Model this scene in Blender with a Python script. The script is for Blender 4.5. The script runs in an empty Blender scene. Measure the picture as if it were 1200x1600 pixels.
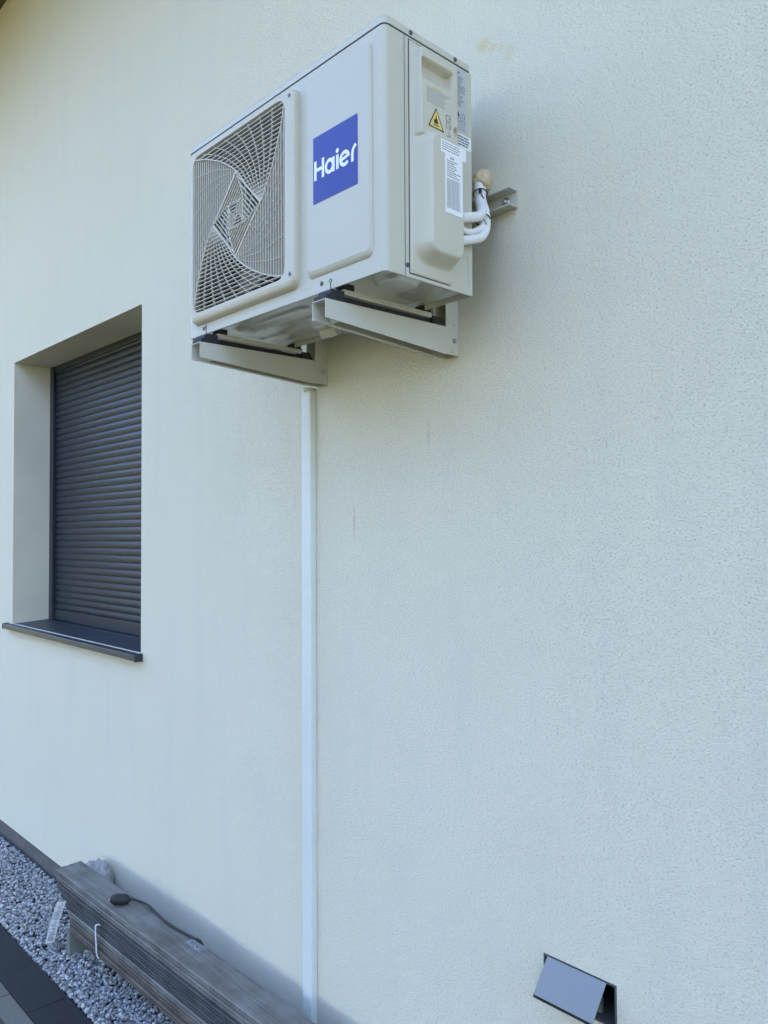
import bpy, bmesh, math, random
from mathutils import Vector, Matrix, noise
import numpy as np
R = math.radians
S = bpy.context.scene
COL = S.collection
random.seed(7)

# ---------------------------------------------------------------- camera
yaw, pit, rol = R(46.7), R(1.53), R(-0.28)
fw = Vector((-math.sin(yaw)*math.cos(pit), math.cos(yaw)*math.cos(pit), math.sin(pit)))
r0 = Vector((math.cos(yaw), math.sin(yaw), 0)); u0 = r0.cross(fw)
rt = r0*math.cos(rol) + u0*math.sin(rol); up = u0*math.cos(rol) - r0*math.sin(rol)
cd = bpy.data.cameras.new('camera'); cam = bpy.data.objects.new('camera', cd); COL.objects.link(cam)
cam.matrix_world = Matrix(((rt.x, up.x, -fw.x, 0), (rt.y, up.y, -fw.y, -1.57), (rt.z, up.z, -fw.z, 1.76), (0, 0, 0, 1)))
cd.sensor_fit = 'HORIZONTAL'; cd.sensor_width = 36; cd.lens = 36*1235/1200
cd.clip_start = 0.05; cd.clip_end = 500
S.camera = cam
S.render.resolution_x = 768; S.render.resolution_y = 1024

# ---------------------------------------------------------------- sky, sun, exposure
SUN_EL, SUN_AZ = 46, 4          # the sun stands behind the house: azimuth from +y towards -x
w = bpy.data.worlds.new('World'); S.world = w; w.use_nodes = True
nt = w.node_tree; bg = nt.nodes['Background']
sky = nt.nodes.new('ShaderNodeTexSky'); sky.sky_type = 'NISHITA'; sky.sun_disc = False
sky.sun_elevation = R(SUN_EL); sky.sun_rotation = R(-SUN_AZ)
sky.air_density = 1.0; sky.dust_density = 1.0; sky.ozone_density = 1.0
tint = nt.nodes.new('ShaderNodeMix'); tint.data_type = 'RGBA'; tint.blend_type = 'MULTIPLY'; tint.inputs[0].default_value = 1
tint.inputs[7].default_value = (1.12, 1.08, 1.16, 1)          # white balance of the photograph
nt.links.new(sky.outputs[0], tint.inputs[6]); nt.links.new(tint.outputs[2], bg.inputs[0]); bg.inputs[1].default_value = 0.12
sd = bpy.data.lights.new('sun', 'SUN'); sd.energy = 3.5; sd.angle = R(0.5); sd.color = (1, .95, .86)
so = bpy.data.objects.new('sun', sd); COL.objects.link(so)
sv = Vector((-math.sin(R(SUN_AZ))*math.cos(R(SUN_EL)), math.cos(R(SUN_AZ))*math.cos(R(SUN_EL)), math.sin(R(SUN_EL))))
so.rotation_euler = sv.to_track_quat('Z', 'Y').to_euler(); so.location = sv*30
vs = S.view_settings
vs.view_transform = 'Standard'; vs.look = 'None'; vs.gamma = 1; vs.use_curve_mapping = False
vs.exposure = 3.19

# ---------------------------------------------------------------- helpers
def tag(o, label=None, cat=None, group=None, kind=None):
    for k, v in (('label', label), ('category', cat), ('group', group), ('kind', kind)):
        if v: o[k] = v
    return o

def thing(name, label, cat, loc=(0, 0, 0), group=None):
    o = bpy.data.objects.new(name, None); COL.objects.link(o)
    o.location = loc; o.empty_display_size = .05
    return tag(o, label, cat, group)

class MB:
    """collects faces with a material index; build() links them as one mesh object"""
    def __init__(s): s.v = []; s.f = []; s.m = []; s.sm = []
    def add(s, vs_, fs, m=0, smooth=False):
        o = len(s.v); s.v += [tuple(p) for p in vs_]
        for f in fs: s.f.append([o+i for i in f]); s.m.append(m); s.sm.append(smooth)
        return s
    def box(s, a, b, m=0, bev=0, seg=2, M=None):
        bm = bmesh.new(); bmesh.ops.create_cube(bm, size=1)
        for v in bm.verts:
            v.co = Vector([(a[i]+b[i])/2 + v.co[i]*(b[i]-a[i]) for i in range(3)])
        if bev: bmesh.ops.bevel(bm, geom=bm.edges[:], offset=bev, segments=seg, affect='EDGES', profile=.5)
        return s.bm(bm, m, M, smooth=False)
    def bm(s, bm, m=0, M=None, smooth=False):
        bm.verts.index_update()
        vs_ = [(M @ v.co if M else v.co) for v in bm.verts]
        s.add(vs_, [[v.index for v in f.verts] for f in bm.faces], m, smooth); bm.free(); return s
    def prism(s, poly, fn, d0, d1, m=0, smooth=False):
        """poly: 2-D outline; fn(u, v, d) gives the 3-D point"""
        n = len(poly)
        vs_ = [fn(u, v, d0) for u, v in poly] + [fn(u, v, d1) for u, v in poly]
        fs = [list(range(n))[::-1], list(range(n, 2*n))]
        s.add(vs_, fs, m, False)
        s.add(vs_, [[i, (i+1) % n, n+(i+1) % n, n+i] for i in range(n)], m, smooth); return s
    def tube(s, pts, r, m=0, n=10, cap=True, close=False):
        pts = [Vector(p) for p in pts]; rr = r if isinstance(r, (list, tuple)) else [r]*len(pts)
        vs_ = []; N = len(pts); pn = None
        for i, p in enumerate(pts):
            t = (pts[min(i+1, N-1)] - pts[max(i-1, 0)]).normalized()
            if pn is None:
                a = Vector((0, 0, 1)) if abs(t.z) < .9 else Vector((1, 0, 0)); pn = t.cross(a).normalized()
            else: pn = (pn - t*pn.dot(t)).normalized()
            b = t.cross(pn)
            for k in range(n):
                a = 2*math.pi*k/n; vs_.append(p + (pn*math.cos(a) + b*math.sin(a))*rr[i])
        fs = [[i*n+k, i*n+(k+1) % n, (i+1)*n+(k+1) % n, (i+1)*n+k] for i in range(N-1) for k in range(n)]
        s.add(vs_, fs, m, True)
        if cap: s.add(vs_[:n], [list(range(n))[::-1]], m); s.add(vs_[-n:], [list(range(n))], m)
        return s
    def bolt(s, p, ax, r, h, m=0, n=12):
        p = Vector(p); ax = Vector(ax).normalized()
        s.tube([p, p+ax*h*.7, p+ax*h], [r, r, r*.7], m, n); return s
    def build(s, name, mats, parent=None, loc=None):
        me = bpy.data.meshes.new(name); me.from_pydata(s.v, [], s.f)
        for m in (mats if isinstance(mats, (list, tuple)) else [mats]): me.materials.append(m)
        me.polygons.foreach_set('material_index', s.m); me.polygons.foreach_set('use_smooth', s.sm)
        bm = bmesh.new(); bm.from_mesh(me); bmesh.ops.recalc_face_normals(bm, faces=bm.faces[:]); bm.to_mesh(me); bm.free()
        me.update()
        o = bpy.data.objects.new(name, me); COL.objects.link(o)
        if parent:
            o.parent = parent
            o.location = -parent_world(parent)
        return o

def parent_world(p):
    v = Vector((0, 0, 0))
    while p: v += p.location; p = p.parent
    return v

def spline(pts, k=8):
    P = [Vector(p) for p in pts]; P = [P[0]*2-P[1]] + P + [P[-1]*2-P[-2]]; out = []
    for i in range(1, len(P)-2):
        for j in range(k):
            t = j/k; a, b, c, d = P[i-1:i+3]
            out.append(.5*((2*b) + (c-a)*t + (2*a-5*b+4*c-d)*t*t + (3*b-a-3*c+d)*t**3))
    out.append(P[-2]); return out

# ---------------------------------------------------------------- materials
def mat(name, col, rough=.5, metal=0, var=.06, scale=8, bump=0, bscale=200, bdist=.001, stretch=(1, 1, 1), spec=.5, col2=None, coat=0):
    m = bpy.data.materials.new(name); m.use_nodes = True; n = m.node_tree.nodes; l = m.node_tree.links
    b = n['Principled BSDF']; b.inputs['Roughness'].default_value = rough; b.inputs['Metallic'].default_value = metal
    b.inputs['Specular IOR Level'].default_value = spec; b.inputs['Coat Weight'].default_value = coat
    tc = n.new('ShaderNodeTexCoord'); mp = n.new('ShaderNodeMapping'); mp.inputs['Scale'].default_value = stretch
    l.new(tc.outputs['Object'], mp.inputs['Vector'])
    nz = n.new('ShaderNodeTexNoise'); nz.inputs['Scale'].default_value = scale; nz.inputs['Detail'].default_value = 6
    l.new(mp.outputs[0], nz.inputs['Vector'])
    cr = n.new('ShaderNodeValToRGB'); c2 = col2 or tuple(c*(1-var) for c in col); c1 = col if col2 else tuple(min(1, c*(1+var)) for c in col)
    cr.color_ramp.elements[0].position = .3; cr.color_ramp.elements[1].position = .7
    cr.color_ramp.elements[0].color = (*c2, 1); cr.color_ramp.elements[1].color = (*c1, 1)
    l.new(nz.outputs['Fac'], cr.inputs[0]); l.new(cr.outputs[0], b.inputs['Base Color'])
    mr = n.new('ShaderNodeMapRange'); mr.inputs['To Min'].default_value = max(0, rough-.06); mr.inputs['To Max'].default_value = min(1, rough+.08)
    l.new(nz.outputs['Fac'], mr.inputs['Value']); l.new(mr.outputs[0], b.inputs['Roughness'])
    if bump:
        bz = n.new('ShaderNodeTexNoise'); bz.inputs['Scale'].default_value = bscale; bz.inputs['Detail'].default_value = 4
        l.new(mp.outputs[0], bz.inputs['Vector'])
        bp = n.new('ShaderNodeBump'); bp.inputs['Strength'].default_value = bump; bp.inputs['Distance'].default_value = bdist
        l.new(bz.outputs['Fac'], bp.inputs['Height']); l.new(bp.outputs[0], b.inputs['Normal'])
    return m

def stucco():
    m = bpy.data.materials.new('stucco_render'); m.use_nodes = True; n = m.node_tree.nodes; l = m.node_tree.links
    b = n['Principled BSDF']; b.inputs['Roughness'].default_value = .9; b.inputs['Specular IOR Level'].default_value = .2
    tc = n.new('ShaderNodeTexCoord')
    def N(scale, st, detail=3, rough=.5):
        mp = n.new('ShaderNodeMapping'); mp.inputs['Scale'].default_value = st; l.new(tc.outputs['Object'], mp.inputs['Vector'])
        z = n.new('ShaderNodeTexNoise'); z.inputs['Scale'].default_value = scale; z.inputs['Detail'].default_value = detail; z.inputs['Roughness'].default_value = rough
        l.new(mp.outputs[0], z.inputs['Vector']); return z.outputs['Fac']
    def math_(op, a, c, clamp=False):
        q = n.new('ShaderNodeMath'); q.operation = op; q.use_clamp = clamp
        for i, x in enumerate((a, c)):
            if hasattr(x, 'links'): l.new(x, q.inputs[i])
            else: q.inputs[i].default_value = x
        return q.outputs[0]
    def rng(v, a, c, lo=0, hi=1):
        q = n.new('ShaderNodeMapRange'); q.inputs['From Min'].default_value = a; q.inputs['From Max'].default_value = c
        q.inputs['To Min'].default_value = lo; q.inputs['To Max'].default_value = hi; l.new(v, q.inputs['Value']); return q.outputs[0]
    def mix(f, a, c):
        q = n.new('ShaderNodeMix'); q.data_type = 'RGBA'; l.new(f, q.inputs[0])
        for i, x in ((6, a), (7, c)):
            if hasattr(x, 'links'): l.new(x, q.inputs[i])
            else: q.inputs[i].default_value = (*x, 1)
        return q.outputs[2]
    grain = N(340, (.55, 1, 1.12), 3, .65)        # rubbed grains, dragged a little sideways
    fine = N(620, (1, 1, 1), 2)
    uneven = rng(N(3.1, (1, 1, 1), 4), .3, .7, .93, 1.04)
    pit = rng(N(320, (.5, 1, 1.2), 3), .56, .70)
    patch = N(1.1, (1, 1, 1), 3); streak = N(9, (1, 1, .15), 3)
    col = mix(rng(patch, .2, .8), (.84, .80, .635), (.855, .818, .655))
    col = mix(math_('MULTIPLY', rng(streak, .5, .8), .35), col, (.76, .73, .63))
    col = mix(math_('MULTIPLY', pit, .29), col, (.40, .38, .31))  # pit flecks darkened in the colour, standing in for shade in the pores
    sx = n.new('ShaderNodeSeparateXYZ'); l.new(tc.outputs['Object'], sx.inputs[0])
    # yellow adhesive smears and two faint drip marks: each a soft box with a ragged edge
    ragged = N(28, (1, 1, 1), 4)
    def blot(x, z, rx, rz, thr):
        dx = math_('DIVIDE', math_('SUBTRACT', sx.outputs[0], x), rx); dz = math_('DIVIDE', math_('SUBTRACT', sx.outputs[2], z), rz)
        d = math_('ADD', math_('MULTIPLY', dx, dx), math_('MULTIPLY', dz, dz))
        return rng(math_('SUBTRACT', math_('ADD', ragged, .45), d), thr, thr+.6)
    for x, z, rx, rz, c, k in ((-1.285, 3.018, .035, .030, (.78, .68, .36), .75), (-1.253, 3.000, .022, .018, (.78, .68, .36), .7),
                               (-1.20, 2.965, .028, .035, (.78, .69, .42), .5), (-1.225, 2.99, .02, .02, (.78, .69, .42), .5),
                               (-1.486, 2.03, .008, .06, (.50, .50, .40), .42), (-1.797, 1.79, .009, .08, (.52, .50, .38), .42)):
        col = mix(math_('MULTIPLY', blot(x, z, rx, rz, .35), k), col, c)
    l.new(col, b.inputs['Base Color'])
    h = math_('MULTIPLY', math_('SUBTRACT', math_('ADD', grain, math_('MULTIPLY', fine, .2)), math_('MULTIPLY', pit, .4)), uneven)
    bp = n.new('ShaderNodeBump'); bp.inputs['Strength'].default_value = .85; bp.inputs['Distance'].default_value = .0053
    l.new(h, bp.inputs['Height']); l.new(bp.outputs[0], b.inputs['Normal'])
    return m

def island_mat(name, ramp, rough=.8, bump=.3, bscale=150):
    """colour differs from piece to piece (random per mesh island)"""
    m = mat(name, (.5, .5, .5), rough, bump=bump, bscale=bscale, bdist=.002); n = m.node_tree.nodes; l = m.node_tree.links
    g = n.new('ShaderNodeNewGeometry'); cr = n.new('ShaderNodeValToRGB'); cr.color_ramp.interpolation = 'LINEAR'
    e = cr.color_ramp.elements
    while len(e) < len(ramp): e.new(.5)
    for i, (p, c) in enumerate(ramp): e[i].position = p; e[i].color = (*c, 1)
    l.new(g.outputs['Random Per Island'], cr.inputs[0])
    nz = [x for x in n if x.type == 'TEX_NOISE'][0]; nz.inputs['Scale'].default_value = 70
    mx = n.new('ShaderNodeMix'); mx.data_type = 'RGBA'; mx.blend_type = 'MULTIPLY'; mx.inputs[0].default_value = .5
    l.new(cr.outputs[0], mx.inputs[6]); l.new(nz.outputs['Fac'], mx.inputs[7])
    mm = n.new('ShaderNodeMix'); mm.data_type = 'RGBA'; mm.blend_type = 'MIX'; mm.inputs[0].default_value = .6
    l.new(mx.outputs[2], mm.inputs[6]); l.new(cr.outputs[0], mm.inputs[7])
    l.new(mm.outputs[2], n['Principled BSDF'].inputs['Base Color']); return m

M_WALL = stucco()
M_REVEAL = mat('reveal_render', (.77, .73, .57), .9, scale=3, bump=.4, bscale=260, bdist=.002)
M_PLINTH = mat('plinth_plaster', (.115, .11, .105), .85, var=.2, scale=14, bump=.5, bscale=220, bdist=.002)
M_ANTH = mat('anthracite_lacquer', (.016, .024, .036), .40, spec=.38, var=.08, scale=20)
M_ANTHS = mat('anthracite_sill', (.034, .042, .058), .42, var=.12, scale=9, bump=.08, bscale=900, bdist=.0005)
M_RAIL = mat('anthracite_rail', (.020, .026, .036), .4)
M_AC = mat('cream_coated_steel', (.555, .54, .445), .42, var=.015, scale=3, bump=.05, bscale=700, bdist=.0004)
M_ACP = mat('moulded_cream_plastic', (.58, .555, .45), .45, var=.02, scale=5)
M_GRILLE = mat('grille_plastic', (.57, .53, .42), .45, var=.02, scale=6)
M_PAN = mat('galvanised_pan', (.58, .58, .53), .30, .40, var=.08, scale=6, bump=.15, bscale=30, bdist=.002)
M_DARK = mat('dark_interior', (.035, .035, .03), .7)
M_COIL = mat('coil_fins', (.10, .10, .09), .5, .4, scale=60)
M_FAN = mat('fan_plastic', (.30, .30, .27), .5)
M_SEAM = mat('seam_shadow_gap', (.06, .065, .07), .8)
M_BLUE = mat('blue_badge', (.004, .025, .27), .35, var=.03)
M_WHITE = mat('white_print', (.86, .87, .88), .4, var=.01)
M_PAPER = mat('white_paper', (.84, .85, .87), .6, var=.02, scale=30)
M_FOIL = mat('silver_foil_label', (.52, .55, .57), .35, .3, var=.03, scale=30)
M_INK = mat('grey_ink', (.20, .21, .22), .6)
M_INKD = mat('black_ink', (.035, .035, .04), .6)
M_INKL = mat('pale_ink', (.40, .42, .45), .6)
M_YEL = mat('warning_yellow', (.72, .55, .14), .5)
M_STEEL = mat('zinc_screw', (.42, .43, .44), .35, .9)
M_SCREW = mat('dark_screw', (.13, .13, .14), .4, .8)
M_BRK = mat('powder_coated_bracket', (.56, .55, .47), .38, var=.03, scale=6, bump=.04, bscale=500, bdist=.0004)
M_RUB = mat('black_rubber', (.018, .018, .02), .6)
M_PVC = mat('white_pvc', (.71, .735, .68), .35, var=.015, scale=3)
M_PIPE = mat('white_pipe_foam', (.80, .80, .78), .65, var=.04, scale=30, bump=.2, bscale=300)
M_FOAM = mat('expanding_foam', (.66, .55, .36), .8, var=.12, scale=40, bump=.5, bscale=120, bdist=.003)
M_INOX = mat('brushed_stainless', (.22, .212, .185), .30, 1, var=.03, scale=5, bump=.03, bscale=60, stretch=(40, 1, 1), bdist=.0004)
M_VENT = mat('dark_vent_frame', (.085, .095, .085), .6)
M_SOFFIT = mat('brown_soffit', (.075, .06, .03), .7, var=.25, scale=4, stretch=(.3, 12, 1))
M_ROOF = mat('roof_tiles', (.06, .055, .05), .7)
M_KERB = island_mat('dark_kerb_concrete', [(0, (.018, .020, .021)), (1, (.023, .025, .026))], .9, .9, 240)
M_PAVE = island_mat('grey_paving', [(0, (.15, .145, .125)), (1, (.19, .18, .155))], .9, .9, 220)
M_PAVE2 = island_mat('reddish_paving', [(0, (.06, .036, .027)), (1, (.085, .05, .036))], .9, .9, 220)
M_BED = mat('gravel_bed_soil', (.045, .045, .045), .95, bump=.6, bscale=120, bdist=.005)
M_GRASS = mat('lawn', (.085, .075, .008), .9, var=.15, scale=3, bump=.6, bscale=90, bdist=.004)
M_LEAF = mat('dark_foliage', (.012, .016, .005), .7, var=.4, scale=2)
M_STONE = island_mat('pale_gravel', [(0, (.22, .22, .215)), (.25, (.36, .36, .35)), (.6, (.47, .47, .46)), (.88, (.58, .58, .56)), (.965, (.62, .61, .59)), (.985, (.36, .26, .17)), (1, (.60, .59, .57))], .8, .5, 160)
M_ROCK = mat('pitted_rock', (.38, .37, .35), .9, var=.3, scale=60, bump=1, bscale=90, bdist=.006)
M_BLOCK = mat('weathered_block', (.17, .18, .155), .9, var=.2, scale=25, bump=.5, bscale=90, bdist=.002)
M_CLEAR = mat('crumpled_film', (.50, .52, .53), .3, var=.1, scale=60, bump=.6, bscale=60, bdist=.004)
M_CLEAR.node_tree.nodes['Principled BSDF'].inputs['Transmission Weight'].default_value = .75
M_GREEN = mat('green_print', (.16, .42, .30), .5)
M_STRAP = mat('white_strap', (.72, .74, .76), .5)

def board_mat(name, base, dark):
    m = mat(name, base, .78, col2=dark, scale=5, stretch=(1.2, 16, 16), bump=.5, bscale=26, bdist=.0025)
    n = m.node_tree.nodes; l = m.node_tree.links
    tc = [x for x in n if x.type == 'TEX_COORD'][0]
    st = n.new('ShaderNodeTexNoise'); st.inputs['Scale'].default_value = 9; st.inputs['Detail'].default_value = 5
    l.new(tc.outputs['Object'], st.inputs['Vector'])
    cr = n.new('ShaderNodeValToRGB'); cr.color_ramp.elements[0].position = .35; cr.color_ramp.elements[1].position = .6
    cr.color_ramp.elements[0].color = (.55, .52, .48, 1); cr.color_ramp.elements[1].color = (1, 1, 1, 1)
    l.new(st.outputs['Fac'], cr.inputs[0])
    mx = n.new('ShaderNodeMix'); mx.data_type = 'RGBA'; mx.blend_type = 'MULTIPLY'; mx.inputs[0].default_value = .8
    b = n['Principled BSDF']; src = b.inputs['Base Color'].links[0].from_socket
    l.new(src, mx.inputs[6]); l.new(cr.outputs[0], mx.inputs[7]); l.new(mx.outputs[2], b.inputs['Base Color'])
    return m
M_BOARD = [board_mat('weathered_board_grey', (.235, .225, .205), (.15, .143, .13)),
           board_mat('weathered_board_dark', (.10, .10, .10), (.05, .05, .052)),
           board_mat('weathered_board_brown', (.17, .14, .11), (.085, .068, .055))]

# ---------------------------------------------------------------- the ground
def sheet(name, x0, x1, y0, y1, z, m):
    b = MB().add([(x0, y0, z), (x1, y0, z), (x1, y1, z), (x0, y1, z)], [(0, 1, 2, 3)])
    return tag(b.build(name, m), kind='structure')
sheet('ground', -120, 120, -120, 120, -.06, M_GRASS)
sheet('gravel_bed', -9, 3, -.36, .02, -.016, M_BED)
k = MB(); x = -9.0
while x < 3:
    k.box((x+.0006, -.503, -.12), (x+.3294, -.355, random.uniform(-.002, .0)), 0, .0018); x += .33
tag(k.build('kerb', M_KERB), kind='structure')
k = MB(); k2 = MB(); y = -.5045; row = 0
while y > -4.2:
    x = -9 + (row % 2)*.1; dd = .078 if row == 0 else .12
    while x < 3:
        (k if row == 0 else k2).box((x+.0006, y-dd+.0006, -.05), (x+.2394, y-.0006, random.uniform(-.005, -.002)), 0, .0018, 1); x += .24
    y -= dd; row += 1
tag(k.build('paving', M_PAVE), kind='structure'); tag(k2.build('paving', M_PAVE2), kind='structure')

def added_trees():  # unseen foliage row, added behind the camera to cut low sky light
    rs = np.random.RandomState(9); n = 26000
    x = rs.uniform(-40, 34, n); yy = -10.5 + rs.uniform(-1.6, 1.6, n)
    top = 8.6 + 1.2*np.sin(x*.9) + .7*np.sin(x*2.3+1)
    z = rs.uniform(0, 1, n)**.8*top; c = np.stack([x, yy + .8*np.sin(x*1.7)*(z/8), z], 1)
    a = rs.normal(size=(n, 3)); a /= np.linalg.norm(a, axis=1)[:, None]; q = rs.normal(size=(n, 3)); q -= a*(q*a).sum(1)[:, None]; q /= np.linalg.norm(q, axis=1)[:, None]
    s = rs.uniform(.12, .30, n)[:, None]; bq = np.cross(a, q)
    v = np.stack([c-q*s, c-bq*s*.5, c+q*s, c+bq*s*.5], 1).reshape(-1, 3)
    me = bpy.data.meshes.new('added_trees'); me.from_pydata(v.tolist(), [], [(4*i, 4*i+1, 4*i+2, 4*i+3) for i in range(n)]); me.materials.append(M_LEAF)
    o = bpy.data.objects.new('added_trees', me); COL.objects.link(o); tag(o, 'unseen dark foliage row added behind the camera to block low sky light', 'added_trees', kind='stuff')
added_trees()

def stones():
    rs = np.random.RandomState(3)
    bm = bmesh.new(); bmesh.ops.create_icosphere(bm, subdivisions=2, radius=1)
    V = np.array([v.co[:] for v in bm.verts]); F = np.array([[v.index for v in f.verts] for f in bm.faces]); bm.free()
    shapes = []
    for _ in range(24):
        d = np.ones(len(V))
        for _ in range(11):                       # chop flat facets off a ball: broken stone
            n_ = rs.normal(size=3); n_ /= np.linalg.norm(n_); c = rs.uniform(.5, .85)
            q = V @ n_; d = np.minimum(d, np.where(q > 1e-3, c/np.maximum(q, 1e-3), 9))
        shapes.append(V*np.clip(d, .35, 1.0)[:, None])
    vs_, fs = [], []; o = 0
    pos = []
    for i in range(17500):
        x = rs.uniform(-6.2, -1.9); y = rs.uniform(-.352, -.004)
        layer = 0 if i < 9500 else 1
        if x > -3.2 and y > -.10: continue
        pos.append((x, y, layer))
    for x, y, layer in pos:
        s = rs.choice([.0058, .0078, .0098, .0125], p=[.3, .36, .24, .10])*rs.uniform(.85, 1.15)
        sh = shapes[rs.randint(24)]*np.array([s, s*rs.uniform(.65, 1), s*rs.uniform(.55, .9)])
        a, b_, c = rs.uniform(0, 6.28, 3)
        Rz = np.array([[math.cos(a), -math.sin(a), 0], [math.sin(a), math.cos(a), 0], [0, 0, 1]])
        Rx = np.array([[1, 0, 0], [0, math.cos(b_*.15), -math.sin(b_*.15)], [0, math.sin(b_*.15), math.cos(b_*.15)]])
        z = (-.009 if layer == 0 else .001) + rs.uniform(-.004, .004) + .006*math.sin(x*7)*math.sin(y*23)
        P = sh @ (Rz @ Rx).T + np.array([x, min(max(y, -.352+s), -.004-s*.6), z])
        vs_.append(P); fs.append(F+o); o += len(V)
    vs_ = np.concatenate(vs_); fs = np.concatenate(fs)
    me = bpy.data.meshes.new('gravel'); me.vertices.add(len(vs_)); me.vertices.foreach_set('co', vs_.ravel())
    me.loops.add(fs.size); me.loops.foreach_set('vertex_index', fs.ravel().astype(np.int32))
    me.polygons.add(len(fs)); me.polygons.foreach_set('loop_start', np.arange(0, fs.size, 3, dtype=np.int32))
    me.update(calc_edges=True); me.validate()
    me.materials.append(M_STONE)
    o_ = bpy.data.objects.new('gravel', me); COL.objects.link(o_); tag(o_, 'pale grey crushed stone strip along the foot of the wall', 'gravel', kind='stuff')
stones()

# ---------------------------------------------------------------- the house
house = thing('house', 'cream stucco house wall with dark plinth and deep set shuttered window', 'house', (-3, 0, 0))
WX0, WX1, WZ0, WZ1 = -4.785, -3.187, 1.250, 2.757
VX0, VX1, VZ0, VZ1 = -1.123, -.932, .672, .768
WT = .32
def wall():
    b = MB(); xs = [-9, WX0, WX1, VX0, VX1, 3.2]; zs = [.09, VZ0, VZ1, WZ0, WZ1, 5.25]
    holes = {(1, 3), (3, 1)}
    for yy in (0, WT):
        for i in range(5):
            for j in range(5):
                if (i, j) in holes and (yy == 0 or (i, j) == (1, 3)): continue
                b.add([(xs[i], yy, zs[j]), (xs[i+1], yy, zs[j]), (xs[i+1], yy, zs[j+1]), (xs[i], yy, zs[j+1])], [(0, 1, 2, 3)])
    for (x0, x1, z0, z1, d) in ((WX0, WX1, WZ0, WZ1, WT), (VX0, VX1, VZ0, VZ1, .14)):
        m = 1 if d == WT else 2
        for q in ([(x0, z0), (x1, z0)], [(x1, z0), (x1, z1)], [(x1, z1), (x0, z1)], [(x0, z1), (x0, z0)]):
            (a, c), (e, g) = q
            b.add([(a, 0, c), (e, 0, g), (e, d, g), (a, d, c)], [(0, 1, 2, 3)], m)
        if m == 2: b.add([(x0, d, z0), (x1, d, z0), (x1, d, z1), (x0, d, z1)], [(0, 1, 2, 3)], m)
    b.add([(-9, 0, .09), (3.2, 0, .09), (3.2, WT, .09), (-9, WT, .09)], [(0, 1, 2, 3)])
    b.add([(-9, 0, .09), (-9, WT, .09), (-9, WT, 5.25), (-9, 0, 5.25)], [(0, 1, 2, 3)])
    b.add([(3.2, 0, .09), (3.2, WT, .09), (3.2, WT, 5.25), (3.2, 0, 5.25)], [(0, 1, 2, 3)])
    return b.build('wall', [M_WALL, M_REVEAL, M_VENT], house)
wall()
MB().box((-9, .012, -.3), (3.2, .30, .092), 0).build('plinth', M_PLINTH, house)
# other walls that make the house a solid body
b = MB(); b.box((-9, WT, -.3), (-8.7, 9, 5.2)); b.box((2.9, WT, -.3), (3.2, 9, 5.2)); b.box((-9, 9, -.3), (3.2, 9.3, 5.2))
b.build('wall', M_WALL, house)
roof = MB()
def rf(u, v, d): return (d, u, v)
roof.prism([(-1.27, 5.10), (-1.27, 5.26), (4.6, 8.3), (10.0, 5.26), (10.0, 5.10)], rf, -9.6, 3.8)
roof = roof.build('roof', M_ROOF, house)
MB().box((-9.6, -1.25, 4.990), (3.8, -.002, 5.098)).build('soffit', M_SOFFIT, roof)
g = MB(); pts = []
for i in range(13):
    a = math.pi*i/12; pts.append((-1.335-.06*math.cos(a), 5.22-.06*math.sin(a)))
pts2 = [(-1.335+(p[0]+1.335)*.93, 5.22+(p[1]-5.22)*.93) for p in pts[::-1]]
g.prism(pts+pts2, rf, -9.6, 3.8); g.build('gutter', M_ANTH, roof)

# window: shutter, guide rails, sill
YS = .225
win = MB(); win.box((WX0+.001, YS+.03, WZ0+.001), (WX1-.001, YS+.08, WZ1-.001)); win = win.build('window', M_RAIL, house)
sh = MB(); pitch = .0365; z = WZ0+.075; prof = []
while z < WZ1:
    for q in range(7):
        t = q/6; prof.append((YS - .0052*math.sin(math.pi*(t*.86+.07)), z + t*(pitch-.004)))
    prof.append((YS+.003, z+pitch-.003)); prof.append((YS+.003, z+pitch-.0006))
    z += pitch
prof = [p for p in prof if p[1] < WZ1-.002]
X0, X1 = WX0+.03, WX1-.03
vv = []; ff = []
for i, (yy, zz) in enumerate(prof):
    vv += [(X0, yy, zz), (X1, yy, zz)]
    if i: ff.append((2*i-2, 2*i-1, 2*i+1, 2*i))
sh.add(vv, ff, 0, False)
sh.box((X0, YS-.008, WZ0+.012), (X1, YS+.012, WZ0+.074), 0, .003)
sh.build('roller_shutter', M_ANTH, win)
for x0, x1 in ((WX0+.0005, WX0+.052), (WX1-.052, WX1-.0005)):
    MB().box((x0, YS-.022, WZ0+.005), (x1, YS+.03, WZ1-.001), 0, .003).build('guide_rail', M_RAIL, win)
MB().box((WX0-.0+.053, YS-.016, WZ1-.035), (WX1-.053, YS+.028, WZ1-.0015), 0, .002).build('top_rail', M_RAIL, win)
s = MB()
s.prism([(-.036, 1.222), (-.036, 1.2455), (-.0345, 1.2470), (YS-.02, 1.262), (YS-.02, 1.251), (-.003, 1.238), (-.026, 1.236), (-.026, 1.222)], rf, WX0-.055, WX1+.012)
sill = s.build('sill', M_ANTHS, win)
for x0, x1 in ((WX0-.0585, WX0-.0555), (WX1+.0125, WX1+.020)):
    e = MB(); e.prism([(-.038, 1.219), (-.038, 1.249), (-.003, 1.2535), (-.003, 1.219)], rf, x0, x1); e.build('end_cap', M_RAIL, sill)

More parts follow.
